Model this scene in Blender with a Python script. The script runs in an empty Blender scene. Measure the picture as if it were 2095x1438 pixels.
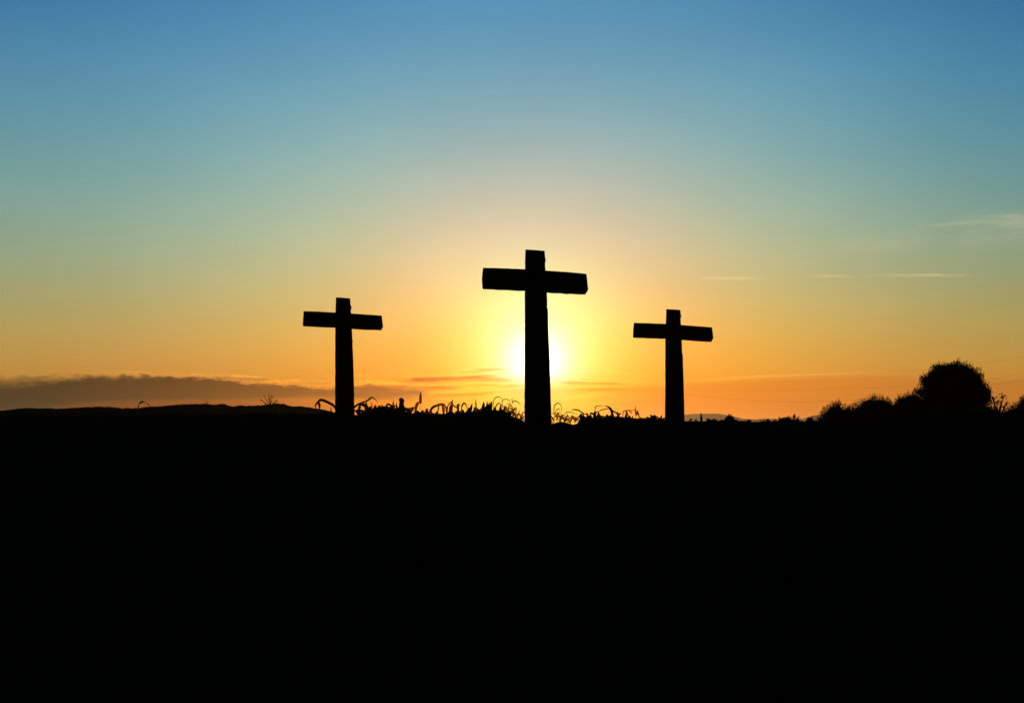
import bpy, bmesh, math, random
from mathutils import Vector, Matrix, noise
R = math.radians
rnd = random.Random(7)
scene = bpy.context.scene
COL = scene.collection

# ---------------------------------------------------------------- camera
F = 1630.0            # focal length in photograph pixels (2095 wide)
HY = 885.0            # eye level in the photograph
EYE = 1.6
cam_d = bpy.data.cameras.new('camera')
cam = bpy.data.objects.new('camera', cam_d)
COL.objects.link(cam)
cam.location = (0, 0, EYE)
cam.rotation_euler = (R(90), 0, 0)
cam_d.sensor_width = 36.0
cam_d.lens = 36.0 * F / 2095.0
cam_d.shift_y = (HY - 719.0) / 2095.0
cam_d.clip_start = 0.1
cam_d.clip_end = 60000
scene.camera = cam

def P(px, py, d):
    """point of the place seen at photo pixel (px, py), d metres ahead"""
    return Vector(((px - 1047.5) / F * d, d, EYE + (HY - py) / F * d))

# ---------------------------------------------------------------- colour management
scene.view_settings.view_transform = 'Standard'
scene.view_settings.look = 'None'
scene.view_settings.exposure = 0.0
scene.view_settings.gamma = 1.0
scene.view_settings.use_curve_mapping = False
scene.cycles.volume_bounces = 0
scene.cycles.max_bounces = 6
scene.cycles.sample_clamp_indirect = 4

# ---------------------------------------------------------------- sky
SUN_AZ, SUN_EL = 1.74, 5.0      # degrees right of straight ahead, above eye level
world = bpy.data.worlds.new("World")
scene.world = world
world.use_nodes = True
WT = world.node_tree
WT.nodes.clear()

class V:
    """a scalar socket with arithmetic, so the sky can be written as formulas"""
    def __init__(s, sock): s.s = sock
    def _m(s, op, *a):
        n = WT.nodes.new('ShaderNodeMath'); n.operation = op
        for i, q in enumerate((s,) + a):
            if isinstance(q, V): WT.links.new(q.s, n.inputs[i])
            else: n.inputs[i].default_value = q
        return V(n.outputs[0])
    def __add__(s, o): return s._m('ADD', o)
    __radd__ = __add__
    def __sub__(s, o): return s._m('SUBTRACT', o)
    def __rsub__(s, o): return (s * -1.0) + o
    def __mul__(s, o): return s._m('MULTIPLY', o)
    __rmul__ = __mul__
    def __truediv__(s, o): return s._m('DIVIDE', o)
    def exp(s): return V(s._m('MULTIPLY', 1.0).s)._e()
    def _e(s):
        n = WT.nodes.new('ShaderNodeMath'); n.operation = 'EXPONENT'
        WT.links.new(s.s, n.inputs[0]); return V(n.outputs[0])
    def max(s, o): return s._m('MAXIMUM', o)
    def min(s, o): return s._m('MINIMUM', o)
    def f(s, op): return s._m(op)
    def step(s, a, b):
        n = WT.nodes.new('ShaderNodeMapRange'); n.interpolation_type = 'SMOOTHSTEP'
        WT.links.new(s.s, n.inputs['Value'])
        n.inputs['From Min'].default_value = a; n.inputs['From Max'].default_value = b
        return V(n.outputs['Result'])
    def lin(s, a, b, c, d):
        n = WT.nodes.new('ShaderNodeMapRange'); WT.links.new(s.s, n.inputs['Value'])
        for k, q in zip(('From Min', 'From Max', 'To Min', 'To Max'), (a, b, c, d)): n.inputs[k].default_value = q
        return V(n.outputs['Result'])
    def curve(s, pts):
        x0, x1 = pts[0][0], pts[-1][0]
        y0 = min(p[1] for p in pts); y1 = max(p[1] for p in pts)
        n = WT.nodes.new('ShaderNodeFloatCurve'); c = n.mapping.curves[0]
        for i, (x, y) in enumerate(pts):
            q = ((x - x0) / (x1 - x0), (y - y0) / (y1 - y0 or 1))
            if i == 0: c.points[0].location = q
            elif i == len(pts) - 1: c.points[-1].location = q
            else: c.points.new(*q)
        n.mapping.update()
        WT.links.new(s.lin(x0, x1, 0, 1).s, n.inputs['Value'])
        return V(n.outputs[0]) * (y1 - y0) + y0

def noise_of(x, y, z, scale=1.0, detail=4.0, rough=0.55):
    c = WT.nodes.new('ShaderNodeCombineXYZ')
    for i, q in enumerate((x, y, z)):
        if isinstance(q, V): WT.links.new(q.s, c.inputs[i])
        else: c.inputs[i].default_value = q
    n = WT.nodes.new('ShaderNodeTexNoise')
    n.inputs['Scale'].default_value = scale; n.inputs['Detail'].default_value = detail
    n.inputs['Roughness'].default_value = rough
    WT.links.new(c.outputs[0], n.inputs['Vector'])
    return V(n.outputs[0]) - 0.5

tc = WT.nodes.new('ShaderNodeTexCoord')
sx = WT.nodes.new('ShaderNodeSeparateXYZ')
WT.links.new(tc.outputs['Generated'], sx.inputs[0])
dx, dy, dz = (V(sx.outputs[i]) for i in range(3))
AZ = V(dx._m('ARCTAN2', dy).s) * (180 / math.pi)
EL = dz.max(-1.0).min(1.0).f('ARCSINE') * (180 / math.pi)

def az_of(px): return math.degrees(math.atan((px - 1047.5) / F))
def el_of(px, py): return math.degrees(math.atan((HY - py) / F * math.cos(math.atan((px - 1047.5) / F))))

az_c = AZ.max(-37.0).min(37.0)
el_c = EL.max(0.0).min(31.0)
d2 = (az_c - SUN_AZ) * (az_c - SUN_AZ)
th2 = d2 + (el_c - SUN_EL) * (el_c - SUN_EL)
e = el_c / 30.0
one = e * 0.0 + 1.0
e8 = (e * -8.0)._e(); e3 = (e * -3.0)._e()
basis = [one, e, e * e, e8, e3]
g1 = (d2 / -225.0)._e(); g2 = d2 / 1000.0
basis += [g1 * a for a in (one, e, e * e, e8, e3)]
basis += [g2, g2 * e, g2 * e8]
dl = (az_c - SUN_AZ) / 30.0
basis += [dl, dl * e, dl * e * e]
basis += [(th2 / -36.0)._e(), (th2 / -121.0)._e(), (th2 / -10.24)._e(), (th2 / -400.0)._e()]
# colour of clear dusk air against height, bearing from the sun and distance from the sun
COEF = [[0.4629, 0.6849, 0.5303],
        [-0.3913, 0.1348, 0.7717],
        [0.0878, -0.3266, -0.5788],
        [-0.7123, -0.378, 0.4872],
        [0.7749, -0.2075, -0.8918],
        [-0.3526, -0.2799, -0.2977],
        [0.4445, 0.1196, 0.2182],
        [-0.0944, 0.153, 0.1005],
        [1.0675, 0.5262, 0.2231],
        [-1.2823, -0.3798, -0.5397],
        [-0.0339, 0.0669, 0.102],
        [-0.0262, -0.1974, -0.1945],
        [0.1149, 0.1358, -0.0984],
        [0.0114, 0.0147, -0.0131],
        [-0.1629, -0.126, 0.0226],
        [0.1428, 0.1006, -0.033],
        [-0.3261, 0.403, 0.1238],
        [0.5406, 0.0882, 0.286],
        [0.1495, -0.134, 0.2976],
        [0.7789, 0.4694, 0.2881]]
chan = []
for k in range(3):
    acc = None
    for b, c in zip(basis, COEF):
        t = b * c[k]
        acc = t if acc is None else acc + t
    chan.append(acc)

def mix3(c, t, m):
    """each channel of c moved to the colour t by the mask m"""
    return [a + (m * (b - a) if isinstance(b, V) else m * ((a * -1.0) + b)) for a, b in zip(c, t)]

def gauss(v, c, w):
    q = (v - c) / w
    return (q * q * -1.0)._e()

# bank of dark cloud low on the left, thinning out towards the sun
top_pts = [(-60, 4.6), (-45, 3.6), (az_of(0), el_of(0, 773)), (az_of(50), el_of(50, 771)), (az_of(105), el_of(105, 768)),
           (az_of(205), el_of(205, 767)), (az_of(300), el_of(300, 768)), (az_of(420), el_of(420, 770)), (az_of(465), el_of(465, 775)),
           (az_of(530), el_of(530, 781)), (az_of(600), el_of(600, 787)), (az_of(680), el_of(680, 791)), (az_of(770), el_of(770, 786)),
           (az_of(840), el_of(840, 792)), (az_of(900), el_of(900, 812)), (4, 2.2)]
bot_pts = [(-60, -2.0), (az_of(0), el_of(0, 850)), (az_of(130), el_of(130, 832)), (az_of(220), el_of(220, 823)), (az_of(420), el_of(420, 819)),
           (az_of(560), el_of(560, 815)), (az_of(640), el_of(640, 812)), (az_of(800), el_of(800, 817)), (az_of(900), el_of(900, 818)), (4, 2.2)]
nb = noise_of(AZ * 0.55, EL * 2.2, 3.0, 1.0, 5.0)
nf = noise_of(AZ * 0.22, EL * 1.6, 9.0, 1.0, 3.0)
nh = noise_of(AZ * 1.6, EL * 4.0, 6.0, 1.0, 5.0, 0.65)
top_l = AZ.curve(top_pts) + nb * 0.7 + nh * 0.45
bot_l = AZ.curve(bot_pts) - 0.12 + nf * 0.5
m_bank = ((top_l + nh * 0.35 - EL) / (1.0 + 2.4 * (1.0 - AZ.step(-33, -24)))).step(-0.07, 0.26) * (EL - bot_l).step(-0.25, 0.35) * (1.0 - AZ.step(-10.5, -4.5))
bank_dens = (0.98 - AZ.step(-24, -5) * 0.30) + nf * 0.22
bank_col = [AZ.lin(-34, -8, 0.225, 0.56), AZ.lin(-34, -8, 0.20, 0.30), AZ.lin(-34, -8, 0.145, 0.10)]
chan = mix3(chan, bank_col, (m_bank * bank_dens).min(1.0))
low = (1.0 - EL.step(1.0, 3.6)) * (1.0 - AZ.step(-22, -6)) * (1.0 - m_bank)
chan = [chan[0] * (1.0 - low * 0.42), chan[1] * (1.0 - low * 0.55), chan[2] * (1.0 - low * 0.62)]
# its lit upper rim
m_rim = gauss(EL - top_l, 0.10, 0.16) * AZ.step(-34, -16) * (1.0 - AZ.step(-7.0, -3.0)) * (nb * 1.5 + nh * 1.5 + 0.45).max(0.0)
chan = [chan[0] + m_rim * 0.20, chan[1] + m_rim * 0.13, chan[2] + m_rim * 0.03]

# thin dark streaks with bright rims between the bank and the sun
def streak(c, px0, px1, py0, py1, thick, col, k, seed, wob=0.28):
    a0, a1 = az_of(px0), az_of(px1)
    base = AZ.lin(a0, a1, el_of(px0, py0), el_of(px1, py1))
    n = noise_of(AZ * 0.5, EL * 2.5, seed, 1.0, 4.0)
    th = thick / F * 57.3
    q = EL - base - n * wob
    w = (a1 - a0) * 0.28
    ends = AZ.step(a0, a0 + w) * (1.0 - AZ.step(a1 - w, a1))
    body = gauss(q, 0.0, th) * ends * (n * 2.2 + 0.85).max(0.0).min(1.2) * k
    c = mix3(c, col, body.min(1.0))
    rim = gauss(q, th * 1.25, th * 0.55) * ends * (0.55 + n * 1.5).max(0.0) * k
    return [c[0] + rim * 0.10, c[1] + rim * 0.13, c[2] + rim * 0.05]
for a in ((805, 1040, 780, 769, 5.0, (0.91, 0.46, 0.15), 1.15, 11.0), (835, 900, 776, 773, 4.0, (0.83, 0.42, 0.17), 0.9, 13.0), (900, 1075, 775, 779, 4.5, (0.98, 0.66, 0.15), 1.0, 15.0),
          (965, 1050, 757, 754, 3.2, (0.90, 0.66, 0.20), 1.0, 19.0), (930, 1000, 762, 757, 2.5, (0.98, 0.72, 0.25), 0.7, 21.0), (690, 900, 797, 803, 10.0, (0.63, 0.35, 0.15), 0.95, 23.0),
          (760, 960, 790, 794, 3.5, (0.92, 0.48, 0.14), 0.9, 25.0), (820, 1030, 812, 803, 4.0, (0.95, 0.55, 0.14), 0.75, 27.0), (940, 1075, 787, 789, 3.5, (0.99, 0.72, 0.12), 0.8, 29.0),
          (1120, 1300, 781, 786, 3.8, (0.97, 0.66, 0.12), 0.95, 31.0, 0.15), (1140, 1420, 797, 795, 4.5, (0.99, 0.60, 0.12), 0.75, 35.0, 0.15), (1180, 1300, 776, 778, 2.2, (0.98, 0.72, 0.2), 0.6, 37.0, 0.12),
          (560, 700, 781, 786, 3.0, (0.86, 0.52, 0.22), 0.6, 39.0), (40, 110, 776, 772, 3.5, (0.55, 0.40, 0.22), 0.7, 43.0), (430, 560, 771, 778, 3.5, (0.66, 0.42, 0.19), 0.7, 45.0)):
    chan = streak(chan, *a)

# fine broken mottling of thin cloud low around the sun
mt = noise_of(AZ * 0.45, EL * 2.6, 81.0, 1.0, 6.0, 0.62)
mt2 = noise_of(AZ * 1.3, EL * 7.0, 83.0, 1.0, 4.0, 0.6)
m_mt = EL.step(0.8, 2.0) * (1.0 - EL.step(3.6, 5.0)) * AZ.step(-17, -9) * (1.0 - AZ.step(6, 13))
dk = m_mt * (mt * 0.9 + mt2 * 0.45)
chan = [chan[0] + dk * 0.10, chan[1] + dk * 0.26, chan[2] + dk * 0.20]

# broad orange veil low on the right, its top edge rising away from the sun
veil_pts = [(2, 3.3), (az_of(1200), el_of(1200, 785)), (az_of(1400), el_of(1400, 780)), (az_of(1600), el_of(1600, 771)),
            (az_of(1790), el_of(1790, 765)), (az_of(2000), el_of(2000, 772)), (60, 3.0)]
vl = AZ.curve(veil_pts) + noise_of(AZ * 0.16, EL * 1.2, 41.0, 1.0, 4.0) * 0.28
m_veil = (vl - EL).step(-0.06, 0.45) * AZ.step(2.5, 14.0) * (1.0 - AZ.step(34, 60))
vn = noise_of(AZ * 0.09, EL * 2.2, 47.0, 1.0, 4.0)
chan = mix3(chan, [AZ.lin(8, 30, 0.955, 0.76), AZ.lin(8, 30, 0.505, 0.455), AZ.lin(8, 30, 0.10, 0.18)], (m_veil * (0.62 + vn * 0.8) * EL.step(-2.0, 1.6)).max(0.0))
m_vrim = gauss(EL - vl, 0.08, 0.10) * AZ.step(9, 17) * (1.0 - AZ.step(22, 27)) * (vn * 2.0 + 0.7).max(0.0)
chan = [chan[0] + m_vrim * 0.07, chan[1] + m_vrim * 0.055, chan[2] + m_vrim * 0.045]

# wisps of high cirrus on the right
def wisp(c, px0, px1, py0, py1, thick, k, seed):
    a0, a1 = az_of(px0), az_of(px1)
    base = AZ.lin(a0, a1, el_of(px0, py0), el_of(px1, py1))
    n = noise_of(AZ * 0.45, EL * 2.6, seed, 1.0, 6.0, 0.68)
    th = thick / F * 57.3
    q = EL - base - n * th * 1.8
    w = (a1 - a0) * 0.4
    m = gauss(q, 0.0, th) * AZ.step(a0, a0 + w) * (1.0 - AZ.step(a1 - w, a1)) * (n * 2.5 + 0.8).max(0.0) * k
    return mix3(c, (0.93, 0.80, 0.60), m.min(0.9))
for a in ((1395, 1585, 569, 569, 3.0, 0.70, 51.), (1640, 1770, 564, 566, 2.4, 0.45, 53.), (1740, 2030, 562, 563, 2.2, 0.45, 55.),
          (1860, 2060, 464, 450, 3.5, 0.20, 57.), (1940, 2240, 446, 470, 6.0, 0.20, 59.), (2000, 2260, 452, 462, 16.0, 0.20, 58.), (1980, 2200, 440, 448, 4.0, 0.25, 56.), (1640, 1960, 515, 480, 17., 0.12, 61.),
          (1900, 2200, 500, 470, 22., 0.14, 63.), (800, 828, 609, 616, 1.6, 0.5, 65.), (985, 1085, 652, 668, 3.0, 0.45, 67.)):
    chan = wisp(chan, *a)
# faint mottling of the air so that no part of the sky is a perfect gradient
mot = noise_of(AZ * 0.06, EL * 0.16, 71.0, 1.0, 5.0, 0.6)
chan = [c * (mot * 0.07 + 1.0) for c in chan]

# high air is a little greyer than the glow below it
grey = chan[0] * 0.3 + chan[1] * 0.5 + chan[2] * 0.2
m_gr = EL.step(6, 14) * 0.08
chan = [c + m_gr * (grey - c) for c in chan]
comb = WT.nodes.new('ShaderNodeCombineColor')
for k in range(3):
    WT.links.new((chan[k].max(0.01).min(1.0)).s, comb.inputs[k])
gam = WT.nodes.new('ShaderNodeGamma'); gam.inputs[1].default_value = 2.25
WT.links.new(comb.outputs[0], gam.inputs[0])
# the sky sinks into night away from the sunset: overhead and behind
fall = (1.0 - EL.step(27, 60) * 0.97) * (1.0 - (AZ.f('ABSOLUTE')).step(36, 95) * 0.93)
core = EL.step(el_of(1090, 800), el_of(1090, 762)) * ((th2 / -3.2)._e() * 1.5 + (th2 / -12.0)._e() * 0.28)
vs = WT.nodes.new('ShaderNodeVectorMath'); vs.operation = 'SCALE'
WT.links.new(gam.outputs[0], vs.inputs[0]); WT.links.new(fall.s, vs.inputs['Scale'])
cc = WT.nodes.new('ShaderNodeCombineXYZ')
for k, q in enumerate((1.0, 0.93, 0.72)): WT.links.new((core * q).s, cc.inputs[k])
va = WT.nodes.new('ShaderNodeVectorMath'); va.operation = 'ADD'
WT.links.new(vs.outputs[0], va.inputs[0]); WT.links.new(cc.outputs[0], va.inputs[1])
bg1 = WT.nodes.new('ShaderNodeBackground'); WT.links.new(va.outputs[0], bg1.inputs['Color'])
bg1.inputs['Strength'].default_value = 1.0
nish = WT.nodes.new('ShaderNodeTexSky'); nish.sky_type = 'NISHITA'
nish.sun_disc = False
nish.sun_elevation = R(SUN_EL); nish.sun_rotation = R(SUN_AZ)
nish.dust_density = 2.0
bg2 = WT.nodes.new('ShaderNodeBackground'); WT.links.new(nish.outputs[0], bg2.inputs['Color'])
bg2.inputs['Strength'].default_value = 0.0008
ad = WT.nodes.new('ShaderNodeAddShader')
WT.links.new(bg1.outputs[0], ad.inputs[0]); WT.links.new(bg2.outputs[0], ad.inputs[1])
wo = WT.nodes.new('ShaderNodeOutputWorld'); WT.links.new(ad.outputs[0], wo.inputs['Surface'])
world.cycles.sampling_method = 'MANUAL'
world.cycles.sample_map_resolution = 1024

# ---------------------------------------------------------------- sun
sl = bpy.data.lights.new('sun', 'SUN')
sl.energy = 1.6; sl.angle = R(0.5); sl.color = (1.0, 0.58, 0.24)
sun = bpy.data.objects.new('sun', sl); COL.objects.link(sun)
sd = Vector((math.sin(R(SUN_AZ)) * math.cos(R(SUN_EL)), math.cos(R(SUN_AZ)) * math.cos(R(SUN_EL)), math.sin(R(SUN_EL))))
sun.rotation_euler = sd.to_track_quat('Z', 'Y').to_euler()
sun.location = (0, 40, 30)

# ---------------------------------------------------------------- materials
def material(name, c1, c2, scale, rough=0.9, translucent=None, bump=0.0, stretch=(1, 1, 1), tmix=0.45, spec=0.08):
    m = bpy.data.materials.new(name); m.use_nodes = True
    t = m.node_tree; b = t.nodes['Principled BSDF']; out = t.nodes['Material Output']
    co = t.nodes.new('ShaderNodeTexCoord'); mp = t.nodes.new('ShaderNodeMapping')
    mp.inputs['Scale'].default_value = stretch
    n = t.nodes.new('ShaderNodeTexNoise'); n.inputs['Scale'].default_value = scale
    n.inputs['Detail'].default_value = 6
    r = t.nodes.new('ShaderNodeValToRGB')
    r.color_ramp.elements[0].color = (*c1, 1); r.color_ramp.elements[1].color = (*c2, 1)
    r.color_ramp.elements[0].position = 0.35; r.color_ramp.elements[1].position = 0.68
    t.links.new(co.outputs['Object'], mp.inputs[0]); t.links.new(mp.outputs[0], n.inputs['Vector'])
    t.links.new(n.outputs[0], r.inputs[0]); t.links.new(r.outputs[0], b.inputs['Base Color'])
    b.inputs['Roughness'].default_value = rough
    b.inputs['Specular IOR Level'].default_value = spec
    if bump:
        bp = t.nodes.new('ShaderNodeBump'); bp.inputs['Strength'].default_value = bump
        bp.inputs['Distance'].default_value = 0.02
        t.links.new(n.outputs[0], bp.inputs['Height']); t.links.new(bp.outputs[0], b.inputs['Normal'])
    if translucent:
        tr = t.nodes.new('ShaderNodeBsdfTranslucent'); tr.inputs[0].default_value = (*translucent, 1)
        mx = t.nodes.new('ShaderNodeMixShader'); mx.inputs[0].default_value = tmix
        t.links.new(b.outputs[0], mx.inputs[1]); t.links.new(tr.outputs[0], mx.inputs[2])
        t.links.new(mx.outputs[0], out.inputs['Surface'])
    return m
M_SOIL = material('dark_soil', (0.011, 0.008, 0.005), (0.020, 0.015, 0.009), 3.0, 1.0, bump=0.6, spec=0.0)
M_WOOD = material('weathered_timber', (0.022, 0.016, 0.011), (0.055, 0.042, 0.030), 5.0, 0.95, bump=0.8, stretch=(6, 6, 0.5))
M_BARK = material('bark', (0.025, 0.018, 0.012), (0.05, 0.038, 0.026), 9.0, 0.95, bump=0.6)
M_LEAF = material('tree_leaf', (0.030, 0.040, 0.014), (0.055, 0.070, 0.022), 2.0, 0.8)
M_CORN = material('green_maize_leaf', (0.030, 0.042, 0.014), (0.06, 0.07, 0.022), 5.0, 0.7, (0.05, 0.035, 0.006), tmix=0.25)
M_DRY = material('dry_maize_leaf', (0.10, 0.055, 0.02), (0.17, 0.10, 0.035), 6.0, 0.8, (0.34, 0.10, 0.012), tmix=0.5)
M_PALE = material('glare_pale_maize_leaf', (0.24, 0.16, 0.07), (0.34, 0.24, 0.11), 6.0, 0.8, (0.85, 0.46, 0.08), tmix=0.6)  # pale, strongly translucent colour imitates lens glare over plants by the tall post
M_STALK = material('maize_stalk', (0.030, 0.032, 0.012), (0.06, 0.055, 0.022), 8.0, 0.8)
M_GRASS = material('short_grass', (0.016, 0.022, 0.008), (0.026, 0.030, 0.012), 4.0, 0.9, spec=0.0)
M_HILL = material('wooded_hill', (0.014, 0.018, 0.008), (0.024, 0.028, 0.012), 0.05, 1.0, spec=0.0)
M_CABLE = material('black_cable', (0.015, 0.015, 0.015), (0.025, 0.025, 0.025), 8.0, 0.7)

# ---------------------------------------------------------------- helpers
def link_mesh(name, verts, faces, mat, parent=None, smooth=False):
    me = bpy.data.meshes.new(name)
    me.from_pydata([tuple(v) for v in verts], [], faces)
    me.update()
    if smooth:
        me.polygons.foreach_set('use_smooth', [True] * len(me.polygons))
    me.materials.append(mat)
    o = bpy.data.objects.new(name, me)
    COL.objects.link(o)
    if parent is not None:
        o.parent = parent
    return o

def tag(o, label=None, cat=None, group=None, kind=None):
    if label: o['label'] = label
    if cat: o['category'] = cat
    if group: o['group'] = group
    if kind: o['kind'] = kind
    return o

def empty(name, loc, label, cat, group=None):
    o = bpy.data.objects.new(name, None)
    o.empty_display_size = 0.2
    o.location = loc
    COL.objects.link(o)
    return tag(o, label, cat, group)

class MB:
    """collects the faces of one part"""
    def __init__(s): s.v = []; s.f = []
    def tube(s, pts, rads, n=6):
        base = len(s.v); k = len(pts)
        for i, (p, r) in enumerate(zip(pts, rads)):
            a = pts[max(i - 1, 0)]; b = pts[min(i + 1, k - 1)]
            t = (b - a).normalized()
            u = t.cross(Vector((0.31, 0.95, 0.05)))
            if u.length < 0.05: u = t.cross(Vector((1, 0, 0)))
            u.normalize(); w = t.cross(u)
            for j in range(n):
                an = 2 * math.pi * j / n
                s.v.append(p + (u * math.cos(an) + w * math.sin(an)) * r)
        for i in range(k - 1):
            for j in range(n):
                a = base + i * n + j; b = base + i * n + (j + 1) % n
                s.f.append((a, b, b + n, a + n))
        s.f.append(tuple(base + j for j in reversed(range(n))))
        s.f.append(tuple(base + (k - 1) * n + j for j in range(n)))
    def ribbon(s, pts, widths, face=Vector((0, 1, 0)), fold=0.25):
        """a leaf blade: three vertices across, folded along its midrib"""
        base = len(s.v); k = len(pts)
        for i, (p, w) in enumerate(zip(pts, widths)):
            t = (pts[min(i + 1, k - 1)] - pts[max(i - 1, 0)]).normalized()
            u = t.cross(face)
            if u.length < 0.05: u = t.cross(Vector((1, 0, 0)))
            u.normalize(); nn = u.cross(t)
            s.v += [p - u * w / 2 + nn * w * fold, p, p + u * w / 2 + nn * w * fold]
        for i in range(k - 1):
            a = base + i * 3
            s.f += [(a, a + 1, a + 4, a + 3), (a + 1, a + 2, a + 5, a + 4)]
    def leaf(s, c, d, n, L, W):
        """a small pointed leaf"""
        u = d.cross(n)
        if u.length < 1e-3: return
        u.normalize(); d = d.normalized()
        b = len(s.v)
        s.v += [c, c + d * L * 0.45 + u * W / 2, c + d * L, c + d * L * 0.45 - u * W / 2]
        s.f.append((b, b + 1, b + 2, b + 3))
    def build(s, name, mat, parent=None, origin=None, smooth=False):
        o = origin if origin is not None else Vector((0, 0, 0))
        return link_mesh(name, [v - o for v in s.v], s.f, mat, parent, smooth)

def interp(x, pts):
    if x <= pts[0][0]: return pts[0][1]
    for (a, b), (c, d) in zip(pts, pts[1:]):
        if x <= c:
            t = (x - a) / (c - a); return b + (d - b) * t
    return pts[-1][1]
def sstep(a, b, x):
    t = min(1, max(0, (x - a) / (b - a))); return t * t * (3 - 2 * t)
def rv(r=rnd):
    while True:
        v = Vector((r.uniform(-1, 1), r.uniform(-1, 1), r.uniform(-1, 1)))
        if 0.05 < v.length < 1: return v

# ---------------------------------------------------------------- ground: a low bank falling away behind its crest
YC = 22.0
CREST = [(-400, 854), (0, 853), (300, 852), (560, 850), (650, 848), (705, 848), (735, 851), (760, 848), (800, 849), (880, 848.5), (960, 847), (1030, 848), (1052, 854),
         (1072, 864), (1090, 874), (1112, 872), (1134, 867), (1146, 863.5), (1160, 866), (1174, 871.5), (1184, 866), (1196, 860), (1250, 859), (1320, 860),
         (1400, 862.5), (1440, 864), (1490, 861), (1540, 865), (1600, 863), (1690, 864), (1800, 862), (2095, 858), (2600, 858)]
def crest_z(x):
    py = interp(x / YC * F + 1047.5, CREST)
    return EYE + (HY - py) / F * YC
def ground_z(x, y):
    if y < 0: base = 0.0
    elif y <= YC: base = EYE + (crest_z(x / max(y, 3.0) * YC) - EYE) * y / YC - EYE * (1 - y / YC) ** 2.6
    else: base = crest_z(x) * (1 - 0.78 * sstep(YC, YC + 3.4, y)) * (1 - sstep(30, 60, y))
    fade = sstep(45, 70, math.hypot(x, y))
    far = sstep(150, 400, math.hypot(x, y)) * -1.5
    if fade < 1:
        amp = 0.045 * (1 - fade)
        base += amp * noise.noise(Vector((x * 2.3, y * 2.3, 0))) + amp * 0.6 * noise.noise(Vector((x * 6.5, y * 6.5, 4)))
    return base + far
def lines(dense0, dense1, step, lo, hi):
    c = []; v = dense0
    while v < dense1: c.append(v); v += step
    s = step; v = c[-1]
    while v < hi: s *= 1.35; v += s; c.append(v)
    s = step; v = c[0]; pre = []
    while v > lo: s *= 1.35; v -= s; pre.append(v)
    return pre[::-1] + c
gx = lines(-17, 17, 0.09, -14000, 14000); gy = lines(1, 27, 0.16, -3000, 14000)
gv = [(x, y, ground_z(x, y)) for y in gy for x in gx]
nx = len(gx)
gf = [(j * nx + i, j * nx + i + 1, (j + 1) * nx + i + 1, (j + 1) * nx + i) for j in range(len(gy) - 1) for i in range(nx - 1)]
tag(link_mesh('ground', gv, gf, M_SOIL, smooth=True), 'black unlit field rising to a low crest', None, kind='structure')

# ---------------------------------------------------------------- hills
def hill(name, prof, d, half, mat, rough, label, nstep, k=0.0):
    p0, p1 = prof[0][0], prof[-1][0]
    vs_, fs_ = [], []
    T = [-1.0, -0.8, -0.6, -0.42, -0.27, -0.14, -0.05, 0.0, 0.05, 0.14, 0.3, 0.5, 0.75, 1.0]
    n = int((p1 - p0) / nstep) + 1
    for i in range(n):
        px = p0 + i * nstep
        for t in T:
            y = d + t * half
            h = EYE + (HY - interp(px, prof)) / F * d
            z = (h + 3) * (1 - abs(t) ** 1.5) - 3
            X = (px - 1047.5) / F * (d + 0.5 * t * half)
            z += rough * (1 - abs(t)) * (noise.noise(Vector((X * k, y * k, 1))) + 0.6 * noise.noise(Vector((X * k * 2.7, y * k * 2.7, 5))))
            vs_.append((X, y, z))
    m = len(T)
    for i in range(n - 1):
        for j in range(m - 1):
            a = i * m + j
            fs_.append((a, a + m, a + m + 1, a + 1))
    return tag(link_mesh(name, vs_, fs_, mat, smooth=True), label, kind='structure')
RIDGE = [(-900, 862), (-500, 846), (-200, 850), (0, 841), (30, 838), (59, 834.5), (80, 835.5), (112, 836), (127, 836.5), (166, 833.5), (207, 832.5), (231, 832.8),
         (248, 835), (252, 838), (266, 835.5), (281, 836), (311, 832.6), (340, 830.6), (370, 827.6), (414, 826.4), (421, 826.4), (437, 828.4),
         (458, 827), (468, 829.5), (479, 832.5), (494, 830), (526, 830), (547, 827.6), (574, 825.3), (589, 828.3), (600, 832), (620, 831.4),
         (640, 834.5), (659, 837), (683, 843), (720, 851), (780, 861), (880, 872), (1000, 884)]
hill('hills', RIDGE, 170, 65, M_HILL, 0.20, 'dark wooded ridge along the left horizon', 1.5, 1.1)
FAR = [(900, 878), (1100, 874), (1250, 868), (1340, 857), (1402, 848.3), (1423, 846.4), (1469, 846), (1484, 848.3), (1503, 852), (1520, 856.9), (1545, 858),
       (1559, 856.3), (1587, 857), (1606, 858), (1644, 857), (1656, 852), (1667, 849), (1679, 848.3), (1720, 845), (1800, 848), (1900, 856), (2100, 850), (2500, 866)]
hill('mountains', FAR, 9000, 1500, M_HILL, 6.0, 'far hazy mountain line low on the horizon', 5.0, 0.004)

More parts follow.
